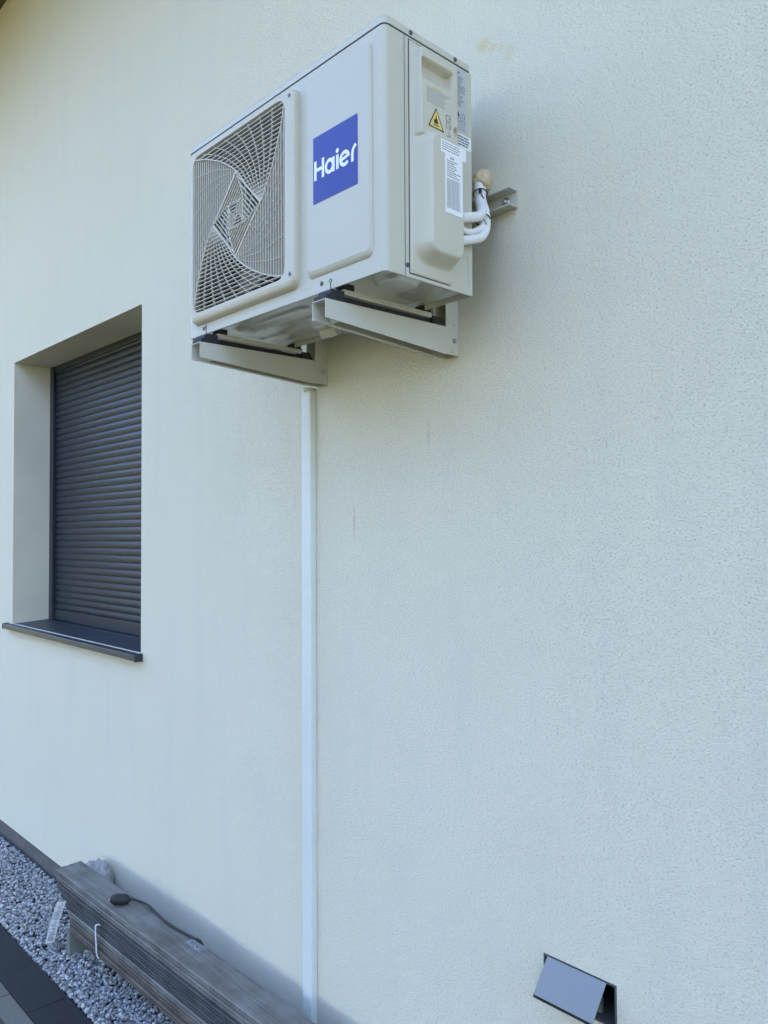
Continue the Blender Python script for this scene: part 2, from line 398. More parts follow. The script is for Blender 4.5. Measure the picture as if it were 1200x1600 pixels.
# ---------------------------------------------------------------- air conditioner
AX0, AX1, AYF, AYB, AZ0, AZ1 = -2.055, -1.223, -.41, -.122, 2.327, 2.868
ac = thing('air_conditioner', 'cream outdoor air conditioner with square fan grille and blue badge, hung high on the wall', 'air conditioner', ((AX0+AX1)/2, (AYF+AYB)/2, AZ0))
GX0, GX1, GZ0, GZ1 = -2.006, -1.562, 2.386, 2.836      # grille opening
def corner(cx, cy, r, a0, a1, n=6):
    return [(cx+r*math.cos(a0+(a1-a0)*i/n), cy+r*math.sin(a0+(a1-a0)*i/n)) for i in range(n+1)]
def casing():
    r = .014
    prof = [(AX0, AYB)] + corner(AX0+r, AYF+r, r, math.pi, 1.5*math.pi) + [(GX0, AYF), (GX1, AYF)] + corner(AX1-r, AYF+r, r, 1.5*math.pi, 2*math.pi) + [(AX1, AYB)]
    zs = [AZ0, GZ0, GZ1, AZ1]; b = MB(); n = len(prof)
    gi = prof.index((GX0, AYF))
    vs_ = [(x, y, z) for z in zs for x, y in prof]
    fs = [(j*n+i, j*n+i+1, (j+1)*n+i+1, (j+1)*n+i) for j in range(3) for i in range(n-1) if not (j == 1 and i == gi)]
    b.add(vs_, fs, 0, True)
    # inner lip at the bottom, back frame
    b.box((AX0+.001, AYB-.001, AZ0), (AX1-.001, AYB+.001, AZ1))
    o = b.build('casing', M_AC, ac)
    md = o.modifiers.new('edge', 'EDGE_SPLIT'); md.split_angle = R(40)
    return o
cas = casing()
def rrect(x0, x1, y0, y1, r, n=5):
    return corner(x0+r, y0+r, r, math.pi, 1.5*math.pi, n)+corner(x1-r, y0+r, r, 1.5*math.pi, 2*math.pi, n)+corner(x1-r, y1-r, r, 0, .5*math.pi, n)+corner(x0+r, y1-r, r, .5*math.pi, math.pi, n)
def loft(b, rings, m=0, smooth=True, cap=(True, True)):
    n = len(rings[0]); vs_ = [p for q in rings for p in q]
    b.add(vs_, [(i*n+k, i*n+(k+1) % n, (i+1)*n+(k+1) % n, (i+1)*n+k) for i in range(len(rings)-1) for k in range(n)], m, smooth)
    if cap[0]: b.add(rings[0], [list(range(n))[::-1]], m)
    if cap[1]: b.add(rings[-1], [list(range(n))], m)
# top cover with a turned-down skirt
b = MB(); e = .0022
def ring(dx, z): return [(x, y, z) for x, y in rrect(AX0-e+dx, AX1+e-dx, AYF-e+dx, AYB+e-dx, .016)]
loft(b, [ring(0, 2.8705), ring(0, 2.884), ring(.0012, 2.8868), ring(.005, 2.889)])
o = b.build('top_cover', M_AC, ac); o.modifiers.new('edge', 'EDGE_SPLIT').split_angle = R(50)
b = MB(); loft(b, [[(x, y, 2.8688) for x, y in rrect(AX0-.0004, AX1+.0004, AYF-.0004, AYB+.0004, .0145)], [(x, y, 2.8702) for x, y in rrect(AX0-.0004, AX1+.0004, AYF-.0004, AYB+.0004, .0145)]])
b.build('cover_joint', M_SEAM, ac)
# base pan with stamped ribs
def pan():
    nx, ny = 150, 56; b = MB(); x0, x1, y0, y1 = AX0+.003, AX1-.003, AYF+.003, AYB-.002
    def sm(a, c, t): t = min(1, max(0, (t-a)/(c-a))); return t*t*(3-2*t)
    def rr(x, y, cx, cy, hx, hy, r, wd):
        dx = max(abs(x-cx)-hx+r, 0); dy = max(abs(y-cy)-hy+r, 0); d = math.hypot(dx, dy)-r
        return sm(wd, -wd, d) if False else 1-sm(-wd, wd, d)
    def h(x, y):
        v = .006*(1-rr(x, y, (x0+x1)/2, (y0+y1)/2, (x1-x0)/2-.016, (y1-y0)/2-.014, .03, .006))*-1 + .006
        v -= .008*rr(x, y, -1.76, -.315, .17, .028, .028, .007)
        v += .007*rr(x, y, -1.80, -.235, .19, .030, .02, .008)
        v -= .008*rr(x, y, -1.62, -.20, .13, .05, .04, .008)
        v -= .010*rr(x, y, -1.30, -.30, .045, .05, .03, .008)
        v += .008*rr(x, y, -1.33, -.19, .055, .03, .02, .008)
        return AZ0 + .011 + v*1.25
    vs_ = [(x0+(x1-x0)*i/nx, y0+(y1-y0)*j/ny, 0) for j in range(ny+1) for i in range(nx+1)]
    vs_ = [(x, y, h(x, y)) for x, y, _ in vs_]
    b.add(vs_, [(j*(nx+1)+i, j*(nx+1)+i+1, (j+1)*(nx+1)+i+1, (j+1)*(nx+1)+i) for j in range(ny) for i in range(nx)], 0, True)
    for x, y in ((-1.86, -.325), (-1.58, -.30), (-1.70, -.255), (-1.64, -.20), (-1.90, -.25)):
        c = h(x, y); b.add([(x+.006*math.cos(t*.785), y+.003*math.sin(t*.785), c-.0006) for t in range(8)], [list(range(8))], 1)
    for y in (-.305, -.252):
        b.box((AX1-.016, y-.009, AZ0+.0135), (AX1-.008, y+.009, AZ0+.0152), 1)
    # rolled lip under the edges
    b.box((AX0+.015, AYF+.0012, AZ0), (AX1-.015, AYF+.0040, AZ0+.014)); b.box((AX1-.0040, AYF+.015, AZ0), (AX1-.0012, AYB-.0012, AZ0+.014))
    b.box((AX0+.0012, AYB-.004, AZ0-.001), (AX1-.0042, AYB-.0014, AZ0+.014))
    return b.build('base_pan', [M_PAN, M_DARK], ac)
pan()
# inside: shroud, coil, fan
GC = ((GX0+GX1)/2, (GZ0+GZ1)/2)
b = MB(); n = 40
rings_ = []
for rr_, yy in ((.222, -.412), (.210, -.400), (.208, -.33)):
    rings_.append([(GC[0]+rr_*math.cos(2*math.pi*k/n), yy, GC[1]+rr_*math.sin(2*math.pi*k/n)) for k in range(n)])
loft(b, rings_, 0, True, (False, False))
b.box((AX0+.02, -.20, AZ0+.05), (-1.52, -.17, AZ1-.02), 1)
b.box((-1.53, -.40, AZ0+.05), (-1.525, -.17, AZ1-.02), 0)
b.box((AX0+.012, -.40, AZ0+.05), (AX0+.016, -.17, AZ1-.02), 0)
b.box((AX0+.02, -.40, AZ1-.018), (-1.53, -.17, AZ1-.012), 0); b.box((AX0+.02, -.40, AZ0+.050), (-1.53, -.17, AZ0+.053), 0)
b.build('fan_shroud', [M_DARK, M_COIL], ac)
fan = MB(); fan.tube([(GC[0], -.375, GC[1]), (GC[0], -.365, GC[1]), (GC[0], -.28, GC[1])], [.03, .042, .045], 0, 24)
fan = fan.build('fan', M_FAN, ac)
for kk in range(3):
    a0 = kk*2*math.pi/3+.4; b = MB(); vs_ = []
    for i in range(9):
        r_ = .04+.155*i/8; wd = .55+.25*(i/8)
        for j in range(7):
            t = j/6-.5; a = a0+t*wd*1.5+.3*(i/8); vs_.append((GC[0]+r_*math.cos(a), -.32+t*.07+.01*math.sin(t*3), GC[1]+r_*math.sin(a)))
    b.add(vs_, [(i*7+j, i*7+j+1, (i+1)*7+j+1, (i+1)*7+j) for i in range(8) for j in range(6)], 0, True)
    b.build('blade', M_FAN, fan)
# grille: moulded frame and pinwheel of fins
def grille():
    YR = -.428; b = MB()
    fx0, fx1, fz0, fz1 = -2.026, -1.522, 2.355, 2.852
    def rg(d, y, dz=0): return [(x, y, z) for x, z in rrect(fx0+d, fx1-d, fz0+d+dz, fz1-d, max(.026-d*.4, .01), 6)]
    def ro(d, y, r=.03): return [(x, y, z) for x, z in rrect(GX0-d, GX1+d, GZ0-d, GZ1+d, r, 6)]
    loft(b, [rg(0, AYF+.0005), rg(.0008, AYF-.004, .0012), rg(.0015, YR+.006, .0040), rg(.0024, YR+.0025, .0085), rg(.0040, YR+.0007, .0130), rg(.0068, YR, .0155)], 0, True, (False, False))
    outer = rg(.0068, YR, .0155); inner = ro(0, YR)
    n = len(outer); b.add(outer+inner, [(k, (k+1) % n, n+(k+1) % n, n+k) for k in range(n)], 0, False)
    loft(b, [ro(0, YR), ro(-.0015, YR+.004), ro(-.0030, YR+.022)], 0, True, (False, False))
    fr = b.build('fan_grille', M_GRILLE, ac)
    fr.modifiers.new('edge', 'EDGE_SPLIT').split_angle = R(45)
    f = MB(); cx, cz = GC; half = (GX1-GX0)/2
    arm1 = [(.220, .2225), (.206, .167), (.187, .118), (.163, .067), (.118, 0), (.066, -.047), (-.002, -.116)]
    arm2 = [(.118, 0), (.083, -.017), (.036, -.034), (-.035, -.033)]
    arm3 = [(.036, -.034), (.030, -.018), (.020, -.006), (.008, .003), (-.008, .008)]
    def rot(p, q):
        for _ in range(q % 4): p = (-p[1], p[0])
        return p
    def smooth(pl, k=5): return [(v.x, v.y) for v in spline([(a, c, 0) for a, c in pl], k)]
    def fin(p, q, wd, y0, y1):
        d = Vector((q[0]-p[0], q[1]-p[1])); L = d.length
        if L < .003: return
        d /= L; nn = Vector((-d.y, d.x))*wd/2
        c = [(p[0]+nn.x, p[1]+nn.y), (p[0]-nn.x, p[1]-nn.y), (q[0]-nn.x, q[1]-nn.y), (q[0]+nn.x, q[1]+nn.y)]
        f.prism(c, lambda u, v, y: (cx+u, y, cz+v), y0, y1)
    def ribbon(pl, wd, y0, y1):
        for a, c in zip(pl, pl[1:]): fin(a, c, wd, y0, y1)
    def upto(pl, pt):
        i = min(range(len(pl)), key=lambda k: (pl[k][0]-pt[0])**2+(pl[k][1]-pt[1])**2); return pl[:i+1]
    def resample(pl, t):
        L = [0]
        for a, c in zip(pl, pl[1:]): L.append(L[-1]+math.dist(a, c))
        s_ = t*L[-1]
        for i in range(len(pl)-1):
            if L[i+1] >= s_ or i == len(pl)-2:
                k_ = (s_-L[i])/max(1e-9, L[i+1]-L[i]); return (pl[i][0]+(pl[i+1][0]-pl[i][0])*k_, pl[i][1]+(pl[i+1][1]-pl[i][1])*k_)
    def clip(poly, p, d):
        ts = []
        nn = (-d[1], d[0])
        for a, c in zip(poly, poly[1:]+poly[:1]):
            sa = (a[0]-p[0])*nn[0]+(a[1]-p[1])*nn[1]; sc = (c[0]-p[0])*nn[0]+(c[1]-p[1])*nn[1]
            if (sa > 0) != (sc > 0):
                k_ = sa/(sa-sc); x, y = a[0]+(c[0]-a[0])*k_, a[1]+(c[1]-a[1])*k_
                ts.append(((x-p[0])*d[0]+(y-p[1])*d[1]))
        ts.sort(); return [(ts[i], ts[i+1]) for i in range(0, len(ts)-1, 2)]
    def level(arm, sp, nr, y0, y1, wf, first=True):
        A = [smooth([rot(p, q) for p in arm]) for q in range(4)]
        for q in range(4):
            me_, nx_ = A[(q+1) % 4], A[q]             # region between arm of corner q+1 and arm of corner q, edge from q+1 to q
            end = me_[-1]; nxp = upto(nx_, end)
            c1, c0 = me_[0], nx_[0]
            d = Vector((c0[0]-c1[0], c0[1]-c1[1])).normalized(); inn = Vector((d.y, -d.x))
            if inn.dot(Vector((-c1[0], -c1[1]))) < 0: inn = -inn
            poly = [c1, c0] + nxp[1:] + me_[::-1][1:-1]
            k_ = .55
            while k_*sp < .3:
                p = (c1[0]+inn.x*k_*sp, c1[1]+inn.y*k_*sp); seg = clip(poly, p, (d.x, d.y))
                if not seg and k_ > 3: break
                for t0, t1 in seg: fin((p[0]+d.x*t0, p[1]+d.y*t0), (p[0]+d.x*t1, p[1]+d.y*t1), wf, y0, y1)
                k_ += 1
            for r_ in range(1, nr+1):
                t = r_/(nr+1); pl = []
                # ribs fan out between the two arms that bound the region
                for i in range(9):
                    a = resample(me_, i/8); c = resample(nxp, i/8); pl.append((a[0]*(1-t)+c[0]*t, a[1]*(1-t)+c[1]*t))
                ribbon(pl, .0017 if q % 2 == 0 else .0012, y0+(.0007 if q % 2 == 0 else .0020), y1-.002)
            ribbon(me_, .0030 if first else .0021, y0-.0008, y1+.001)
    level(arm1, .0112, 7, -.4262, -.4190, .0020)
    level(arm2, .0105, 2, -.4268, -.4190, .0023, False)
    level(arm3, .0085, 0, -.4272, -.4190, .0022, False)
    f.build('fins', M_GRILLE, fr)
    for x, z, r_ in ((-1.5435, 2.832, .0050), (-1.5420, 2.391, .0075)):
        c_ = MB().tube([(x, YR-.0006, z), (x, YR-.0002, z)], r_, 0, 16).build('screw_cap', M_INKL, fr)
        MB().bolt((x+.001, YR-.0008, z), (0, -1, 0), .0045, .0012).build('screw', M_SCREW, c_)
grille()
# front panel with the raised field
b = MB(); px0, px1, pz0, pz1 = -1.488, -1.262, 2.366, 2.846
def fp(d, y, dz=0): return [(x, y, z) for x, z in rrect(px0+d, px1-d, pz0+d+dz, pz1-d, .014, 6)]
loft(b, [fp(0, AYF-.0003), fp(.0008, AYF-.0022), fp(.0016, AYF-.0060, .010), fp(.003, AYF-.0072, .0125)], 0, True, (False, True))
o = b.build('front_panel', M_AC, ac); o.modifiers.new('edge', 'EDGE_SPLIT').split_angle = R(60)
YP = AYF-.0072
# badge with lettering
bx0, bx1, bz0, bz1 = -1.462, -1.303, 2.538, 2.697
b = MB(); b.prism(rrect(bx0, bx1, bz0, bz1, .002, 2), lambda u, v, d: (u, d, v), YP-.0008, YP)
badge = b.build('badge', M_BLUE, ac)
L = MB(); bw = bx1-bx0; cnt = [0]
def stroke(pl, wd=.056, rc=True):
    P = [Vector((a, c)) for a, c in pl]; cnt[0] += 1; yy = YP-.0010-.00004*cnt[0]
    left, right = [], []
    for i, p in enumerate(P):
        t = (P[min(i+1, len(P)-1)]-P[max(i-1, 0)]).normalized(); nn = Vector((-t.y, t.x))*wd/2
        if 0 < i < len(P)-1:
            t1 = (P[i]-P[i-1]).normalized(); nn /= max(.5, abs(Vector((-t1.y, t1.x)).dot(Vector((-t.y, t.x)))))
        left.append(p+nn); right.append(p-nn)
    fn = lambda q, y: (bx0+q.x*bw, y, bz0+q.y*bw)
    n_ = len(P)
    L.add([fn(q, yy) for q in left+right], [(i, i+1, n_+i+1, n_+i) for i in range(n_-1)])
def arc(cx, cy, rx, ry, a0, a1, n=18): return [(cx+rx*math.cos(R(a0+(a1-a0)*i/n)), cy+ry*math.sin(R(a0+(a1-a0)*i/n))) for i in range(n+1)]
ZB, XH, CH = .385, .575, .655                       # base line, x-height, capital height in badge units
stroke([(.055, .346), (.055, .636)]); stroke([(.235, .346), (.235, .636)]); stroke([(.055, .495), (.235, .495)], .052)
stroke(arc(.385, .462, .082, .088, 20, 380, 28), .054); stroke([(.475, .350), (.475, .568)], .056)
stroke([(.565, .352), (.565, .565)], .058)
L.add([(bx0+(.565+.036*math.cos(a*.524))*bw, YP-.0013, bz0+(.622+.036*math.sin(a*.524))*bw) for a in range(12)], [list(range(12))])
stroke(arc(.725, .455, .088, .090, -40, -345, 30), .054); stroke([(.645, .445), (.835, .485)], .046)
stroke([(.895, .345), (.895, .455), (.902, .495), (.92, .53), (.945, .555), (.972, .575)], .056)
L.build('lettering', M_WHITE, badge)
# side panel: joint, beads, service cover
XS = AX1
b = MB(); b.box((XS-.001, -.3502, AZ0+.002), (XS+.0004, -.3488, AZ1-.001)); b.build('panel_joint', M_SEAM, ac)
b = MB()
for y, z0, z1 in ((-.357, 2.37, 2.85), (-.342, 2.37, 2.85), (-.137, 2.345, 2.42)):
    b.tube([(XS-.0008, y, z0), (XS+.0002, y, z0+.006), (XS+.0002, y, z1-.006), (XS-.0008, y, z1)], .0022, 0, 8)
b.build('bead', M_AC, ac)
def cover():
    y0, y1, z0, z1 = -.3345, -.196, 2.337, 2.873; ny, nz = 84, 260; z1 = 2.862
    def sm(t): t = min(1, max(0, t)); return t*t*(3-2*t)
    def sd(y, z, a, c, e_, g, r):
        dy = abs(y-(a+c)/2)-(c-a)/2+r; dz = abs(z-(e_+g)/2)-(g-e_)/2+r
        return math.hypot(max(dy, 0), max(dz, 0))+min(max(dy, dz), 0)-r
    def hgt(y, z):
        e_ = sd(y, z, y0, y1, z0, z1, .012); v = .0012+.0030*sm(-e_/.004)
        u = .0205*sm((-sd(y, z, -.328, -.180, 2.640, 2.853, .014))/.011)
        lo = .0415*(sm((-sd(y, z, -.330, -.180, 2.362, 2.672, .046))/.026))
        v = v + max(u, lo)
        hy = (y+.263)/.052; hz = (z-2.795)
        ed = sd(y, z, -.318, -.212, 2.768, 2.824, .008)
        if ed < 0:
            fl = sm((2.824-z)/.004)*(1-sm((2.806-z)/.038)*.94)
            v -= .0232*sm(-ed/.004)*fl
        dd = math.hypot(y+.205, (z-2.688)*.8); v -= .012*sm((.0085-dd)/.002)
        return XS+v
    b = MB(); vs_ = []
    for j in range(nz+1):
        for i in range(ny+1):
            y = y0+(y1-y0)*i/ny; z = z0+(z1-z0)*j/nz; vs_.append((hgt(y, z), y, z))
    W_ = ny+1
    b.add(vs_, [(j*W_+i, j*W_+i+1, (j+1)*W_+i+1, (j+1)*W_+i) for j in range(nz) for i in range(ny)], 0, True)
    def skirt(idx):
        q = [vs_[i] for i in idx]; n = len(q); b.add(q+[(XS-.001, p[1], p[2]) for p in q], [(i, i+1, n+i+1, n+i) for i in range(n-1)], 0, False)
    skirt(range(W_)); skirt(range(nz*W_, nz*W_+W_)); skirt([j*W_ for j in range(nz+1)]); skirt([j*W_+ny for j in range(nz+1)])
    return b.build('service_cover', M_ACP, ac), hgt
cov, CH_ = cover()
b = MB()
b.box((XS-.0005, -.3370, 2.3350), (XS+.0006, -.3348, 2.8640), 0); b.box((XS-.0005, -.3346, 2.3345), (XS+.0006, -.205, 2.3366), 0); b.box((XS-.0005, -.3346, 2.8625), (XS+.0006, -.29, 2.8637), 0)
b.build('cover_joint', M_SEAM, ac)
# printed marks on the side (each slightly proud of what carries it)
def patch(b, y0, y1, z0, z1, X, m=0, t=.0003): b.box((X-.0003, y0, z0), (X+t, y1, z1), m)
rnd = random.Random(5)
def lines(b, y0, y1, z0, z1, n, X, m, ragged=.5, hgt=.45):
    dz = (z1-z0)/n
    for i in range(n):
        z = z1-dz*(i+.5); y = y0
        end = y0+(y1-y0)*(1-ragged*rnd.random())
        while y < end-.002:
            L_ = min(rnd.uniform(.004, .016), end-y); patch(b, y, y+L_, z-dz*hgt/2, z+dz*hgt/2, X, m); y += L_+.0018
def txt(body, size, fn, name, m, parent, extr=.0002):
    cu = bpy.data.curves.new('t', 'FONT'); cu.body = body; cu.size = size; cu.extrude = 0
    tmp = bpy.data.objects.new('t', cu); COL.objects.link(tmp); bpy.context.view_layer.update()
    me = tmp.evaluated_get(bpy.context.evaluated_depsgraph_get()).to_mesh()
    b = MB().add([fn(v.co.x, v.co.y) for v in me.vertices], [list(p.vertices) for p in me.polygons])
    bpy.data.objects.remove(tmp); bpy.data.curves.remove(cu)
    return b.build(name, m, parent)
# rating plate
b = MB(); patch(b, -.1925, -.140, 2.715, 2.8655, XS, 0, .0004)
XL = XS+.0005
for i, (y0, y1) in enumerate(((-.189, -.172), (-.170, -.152))): patch(b, y0, y1, 2.843, 2.845, XL, 1)
lines(b, -.188, -.143, 2.772, 2.841, 14, XL, 1, .45, .38)
for y, z in ((-.185, 2.755), (-.170, 2.755)): b.prism([(y-.006, z-.006), (y+.006, z-.006), (y, z+.006)], lambda u, v, d: (d, u, v), XL, XL+.0003, 2)
for y0, z0 in ((-.157, 2.748), (-.190, 2.736), (-.172, 2.736), (-.156, 2.733)):
    for (a, c, e_, g) in ((0, .011, 0, .0012), (0, .011, .009, .0102), (0, .0012, 0, .0102), (.0098, .011, 0, .0102)): patch(b, y0+a, y0+c, z0+e_, z0+g, XL, 1)
lines(b, -.189, -.143, 2.717, 2.731, 4, XL, 3, .2, .45)
plate = b.build('rating_plate', [M_FOIL, M_INK, M_INKD, M_INKL], ac)
txt('Haier', .0125, lambda x, y: (XL+.0003, -.190+x, 2.8505+y), 'lettering', M_INKD, plate)
b = MB(); patch(b, -.1915, -.1235, 2.676, 2.709, XS, 0, .0004)
lines(b, -.187, -.130, 2.680, 2.706, 4, XL, 1, .1, .6); b.build('serial_sticker', [M_PAPER, M_INK], ac)
# warning print on the service cover
XC = CH_(-.265, 2.735)+.0003
b = MB()
patch(b, -.280, -.258, 2.7625, 2.7650, XC, 1); lines(b, -.303, -.219, 2.725, 2.761, 8, XC, 2, .35, .36)
b.prism([(-.299, 2.672), (-.247, 2.672), (-.273, 2.7205)], lambda u, v, d: (d, u, v), XC-.0003, XC+.0002, 0)
b.prism([(-.2945, 2.6745), (-.2515, 2.6745), (-.273, 2.7150)], lambda u, v, d: (d, u, v), XC, XC+.0004, 1)
fl = [(-.280, 2.683), (-.2815, 2.689), (-.279, 2.693), (-.2775, 2.690), (-.2755, 2.697), (-.273, 2.702), (-.2715, 2.696), (-.2690, 2.692), (-.2670, 2.688), (-.2685, 2.683)]
b.prism(fl, lambda u, v, d: (d, u, v), XC, XC+.0006, 0); patch(b, -.283, -.264, 2.6785, 2.6805, XC+.0003, 0, .0003)
for y0, z0 in ((-.240, 2.703), (-.240, 2.686)):
    for (a, c, e_, g) in ((0, .015, 0, .0014), (0, .015, .0125, .0139), (0, .0014, 0, .0139), (.0136, .015, 0, .0139), (.008, .0135, .006, .0075)): patch(b, y0+a, y0+c, z0+e_, z0+g, XC, 3)
b.prism([(-.240, 2.668), (-.224, 2.668), (-.232, 2.681), (-.232, 2.6785), (-.228, 2.6695), (-.236, 2.6695)], lambda u, v, d: (d, u, v), XC, XC+.0003, 3)
b.build('warning_print', [M_INKD, M_YEL, M_INKL, M_INK], cov)
# paper stickers on the deep part of the cover
XD = CH_(-.25, 2.58)+.0003
b = MB(); patch(b, -.281, -.196, 2.612, 2.641, XD, 0, .0003)
lines(b, -.277, -.202, 2.617, 2.638, 4, XD+.0003, 1, .3, .3); b.build('notice_sticker', [M_PAPER, M_INK], cov)
b = MB(); patch(b, -.268, -.209, 2.478, 2.617, XD+.0003, 0, .0004); X2 = XD+.0008
lines(b, -.262, -.216, 2.560, 2.600, 8, X2, 1, .5, .35)
for i in range(26):
    z = 2.556-i*.0026; y = -.262
    for wd in (.016, .012, .006, .009):
        patch(b, y, y+wd-.0015, z-.0007, z+.0007, X2, 2); y += wd
for y in (-.2635, -.2455, -.2335, -.2275, -.2175): patch(b, y, y+.0004, 2.488, 2.559, X2, 2)
patch(b, -.250, -.246, 2.603, 2.6075, X2, 1); patch(b, -.243, -.239, 2.603, 2.607, X2, 1)
b.build('wiring_sheet', [M_PAPER, M_INK, M_INKL], cov)
for p, ax in (((XS+.0022, -.331, 2.8785), (1, 0, 0)), ((XS+.0022, -.182, 2.8785), (1, 0, 0)), ((XS, -.343, 2.352), (1, 0, 0)), ((-1.973, AYF, 2.343), (0, -1, 0)), ((-1.440, AYF, 2.347), (0, -1, 0))):
    MB().bolt(p, ax, .0052, .003).build('screw', M_SCREW, ac)
# feet rails and drain elbow
for x in (-1.376, -1.923):
    b = MB(); b.box((x-.014, -.394, 2.3110), (x-.002, -.100, 2.3235), 0, .001)
    for y in (-.392, -.13): b.box((x-.034, y, 2.3237), (x-.003, y+.03, AZ0+.012), 1, .001)
    b.build('mounting_foot', [M_BRK, M_RUB], ac)
b = MB(); dp = (-1.645, -.20)
b.tube([(dp[0], dp[1], AZ0+.014), (dp[0], dp[1], AZ0+.004), (dp[0], dp[1], AZ0-.004), (dp[0], dp[1], AZ0-.005), (dp[0], dp[1], AZ0-.018)], [.026, .026, .025, .017, .017], 0, 18)
b.tube([(dp[0]+.006, dp[1], AZ0-.014), (dp[0]-.008, dp[1]-.006, AZ0-.019), (dp[0]-.034, dp[1]-.02, AZ0-.022)], [.013, .013, .0125], 0, 14)
b.build('drain_elbow', M_ACP, ac)

# ---------------------------------------------------------------- bracket
br = thing('wall_bracket', 'pale steel two-armed bracket bolted to the wall under the air conditioner', 'bracket', (-1.65, 0, 2.22))
b = MB()
b.box((-2.32, -.004, 2.562), (-1.178, -.0005, 2.606)); b.box((-2.32, -.034, 2.6035), (-1.178, -.004, 2.606)); b.box((-2.32, -.034, 2.562), (-1.178, -.004, 2.5645))
cb = b.build('crossbar', M_BRK, br)
b = MB(); b.bolt((-1.212, -.004, 2.585), (0, -1, 0), .012, .003, 0, 16); b.bolt((-1.212, -.006, 2.585), (0, -1, 0), .0085, .010, 0, 6); b.build('bolt', M_STEEL, cb)
for x in (-1.376, -1.923):
    xo, xi = x, x-.046                              # side towards the camera, far side
    b = MB(); b.box((xi+.0025, -.0025, 2.226), (xo-.0025, -.0002, 2.61)); b.box((xo-.0025, -.048, 2.226), (xo, -.0002, 2.61), 0, .0008, 1); b.box((xi, -.048, 2.226), (xi+.0025, -.0002, 2.61), 0, .0008, 1)
    up_ = b.build('upright', M_BRK, br)
    for y, z, r_, h_ in ((-.018, 2.264, .0065, .006), (-.024, 2.234, .003, .001), (-.018, 2.305, .003, .001)):
        MB().bolt((xo, y, z), (1, 0, 0), r_, h_).build('bolt', M_STEEL, up_)
    b = MB(); t = .002; fl_ = [(-.452, 2.2475), (-.452, 2.2905), (-.0485, 2.2965), (-.0485, 2.2245)]
    o1 = .0012
    for xa in (xo-t+o1, xi-o1): b.prism(fl_, rf, xa, xa+t)
    b.prism([(-.452, 2.2475), (-.452, 2.2495), (-.0485, 2.2265), (-.0485, 2.2245)], rf, xi-o1+t, xi+.011)
    b.prism([(-.452, 2.2885), (-.452, 2.2905), (-.0485, 2.2965), (-.0485, 2.2945)], rf, xi-o1+t, xo-t+o1)
    b.add([(xi-o1+t, -.40, 2.2485), (xo-t+o1, -.40, 2.2485), (xo-t+o1, -.40, 2.29), (xi-o1+t, -.40, 2.29)], [(0, 1, 2, 3)], 0)
    b.build('support_arm', M_BRK, br)
    xm = (xo+xi)/2
    b = MB(); b.box((xm-.018, -.385, 2.2925), (xm+.013, -.098, 2.3095), 0, .001)
    b.prism([(-.449, 2.2907), (-.449, 2.301), (-.440, 2.303), (-.434, 2.3155), (-.396, 2.3175), (-.396, 2.2912)], rf, xm-.022, xm+.024)
    b.prism([(-.099, 2.2955), (-.099, 2.3165), (-.070, 2.3165), (-.060, 2.302), (-.060, 2.2962)], rf, xm-.022, xm+.024)
    rb = b.build('rubber_mount', M_RUB, br)
    b = MB(); b.tube([(xm+.008, -.424, 2.314), (xm+.008, -.424, 2.335)] + [(xm+.008+.004*math.sin(q*.6), -.424, 2.339-.004*math.cos(q*.6)) for q in range(1, 10)], .0013, 0, 6); b.build('wire_clip', M_SCREW, rb)
    b = MB(); b.tube([(xm, -.085, 2.3165), (xm, -.085, 2.3305)], .004, 0, 8); b.build('bolt', M_STEEL, rb)

# ---------------------------------------------------------------- pipes and trunking
pp = thing('pipe_bundle', 'bent white insulated pipes tied together behind the air conditioner', 'pipes', (-1.22, -.1, 2.5))
P1 = [(-1.205, -.190, 2.494), (-1.205, -.150, 2.506), (-1.208, -.112, 2.520), (-1.228, -.080, 2.548), (-1.252, -.058, 2.590), (-1.266, -.045, 2.634)]
P2 = [(-1.205, -.190, 2.470), (-1.207, -.155, 2.470), (-1.210, -.120, 2.484), (-1.216, -.090, 2.508), (-1.236, -.066, 2.552)]
P3 = [(-1.205, -.195, 2.438), (-1.203, -.150, 2.452), (-1.206, -.108, 2.470), (-1.214, -.080, 2.502), (-1.228, -.064, 2.545), (-1.246, -.055, 2.585), (-1.258, -.042, 2.622)]
def ribs(pts, r):
    q = spline(pts, 14); return q, [r*(1+.07*math.sin(i*1.6)) for i in range(len(q))]
q, rr_ = ribs(P1, .0115); MB().tube(q, rr_, 0, 16).build('pipe', M_PIPE, pp)
q = spline(P2, 10); MB().tube(q, .0072, 0, 14).build('pipe', M_PIPE, pp)
q = spline(P3, 10); MB().tube(q, .0108, 0, 16).build('pipe', M_PIPE, pp)
def tie(c, ax, r):
    c = Vector(c); ax = Vector(ax).normalized(); a = ax.cross(Vector((1, 0, .2))).normalized(); d = ax.cross(a); b = MB()
    pts = [c+(a*math.cos(t*.393)+d*math.sin(t*.393))*r for t in range(17)]
    b.tube(pts, .0016, 0, 6, False); k_ = c+Vector((.6, -.75, 0)).normalized()*r
    b.box((-.003, -.003, -.0035), (.003, .003, .0035), 0, 0, 1, Matrix.Translation(k_)); b.tube([k_, k_+Vector((.004, .004, -.014)), k_+Vector((.008, .006, -.02))], .0012, 0, 6)
    b.build('cable_tie', M_RUB, pp)
tie((-1.226, -.078, 2.526), (-.3, .4, 1), .0185); tie((-1.254, -.052, 2.606), (-.3, .3, 1), .0175)
b = MB(); bm = bmesh.new(); bmesh.ops.create_icosphere(bm, subdivisions=4, radius=1)
for v in bm.verts:
    d = v.co.normalized(); k_ = 1+.22*noise.noise(d*2.2+Vector((3, 1, 2)))+.08*noise.noise(d*6)
    v.co = Vector((-1.276+d.x*.024*k_, -.018+d.y*.027*k_, 2.658+d.z*.027*k_))
b.bm(bm, 0, None, True)
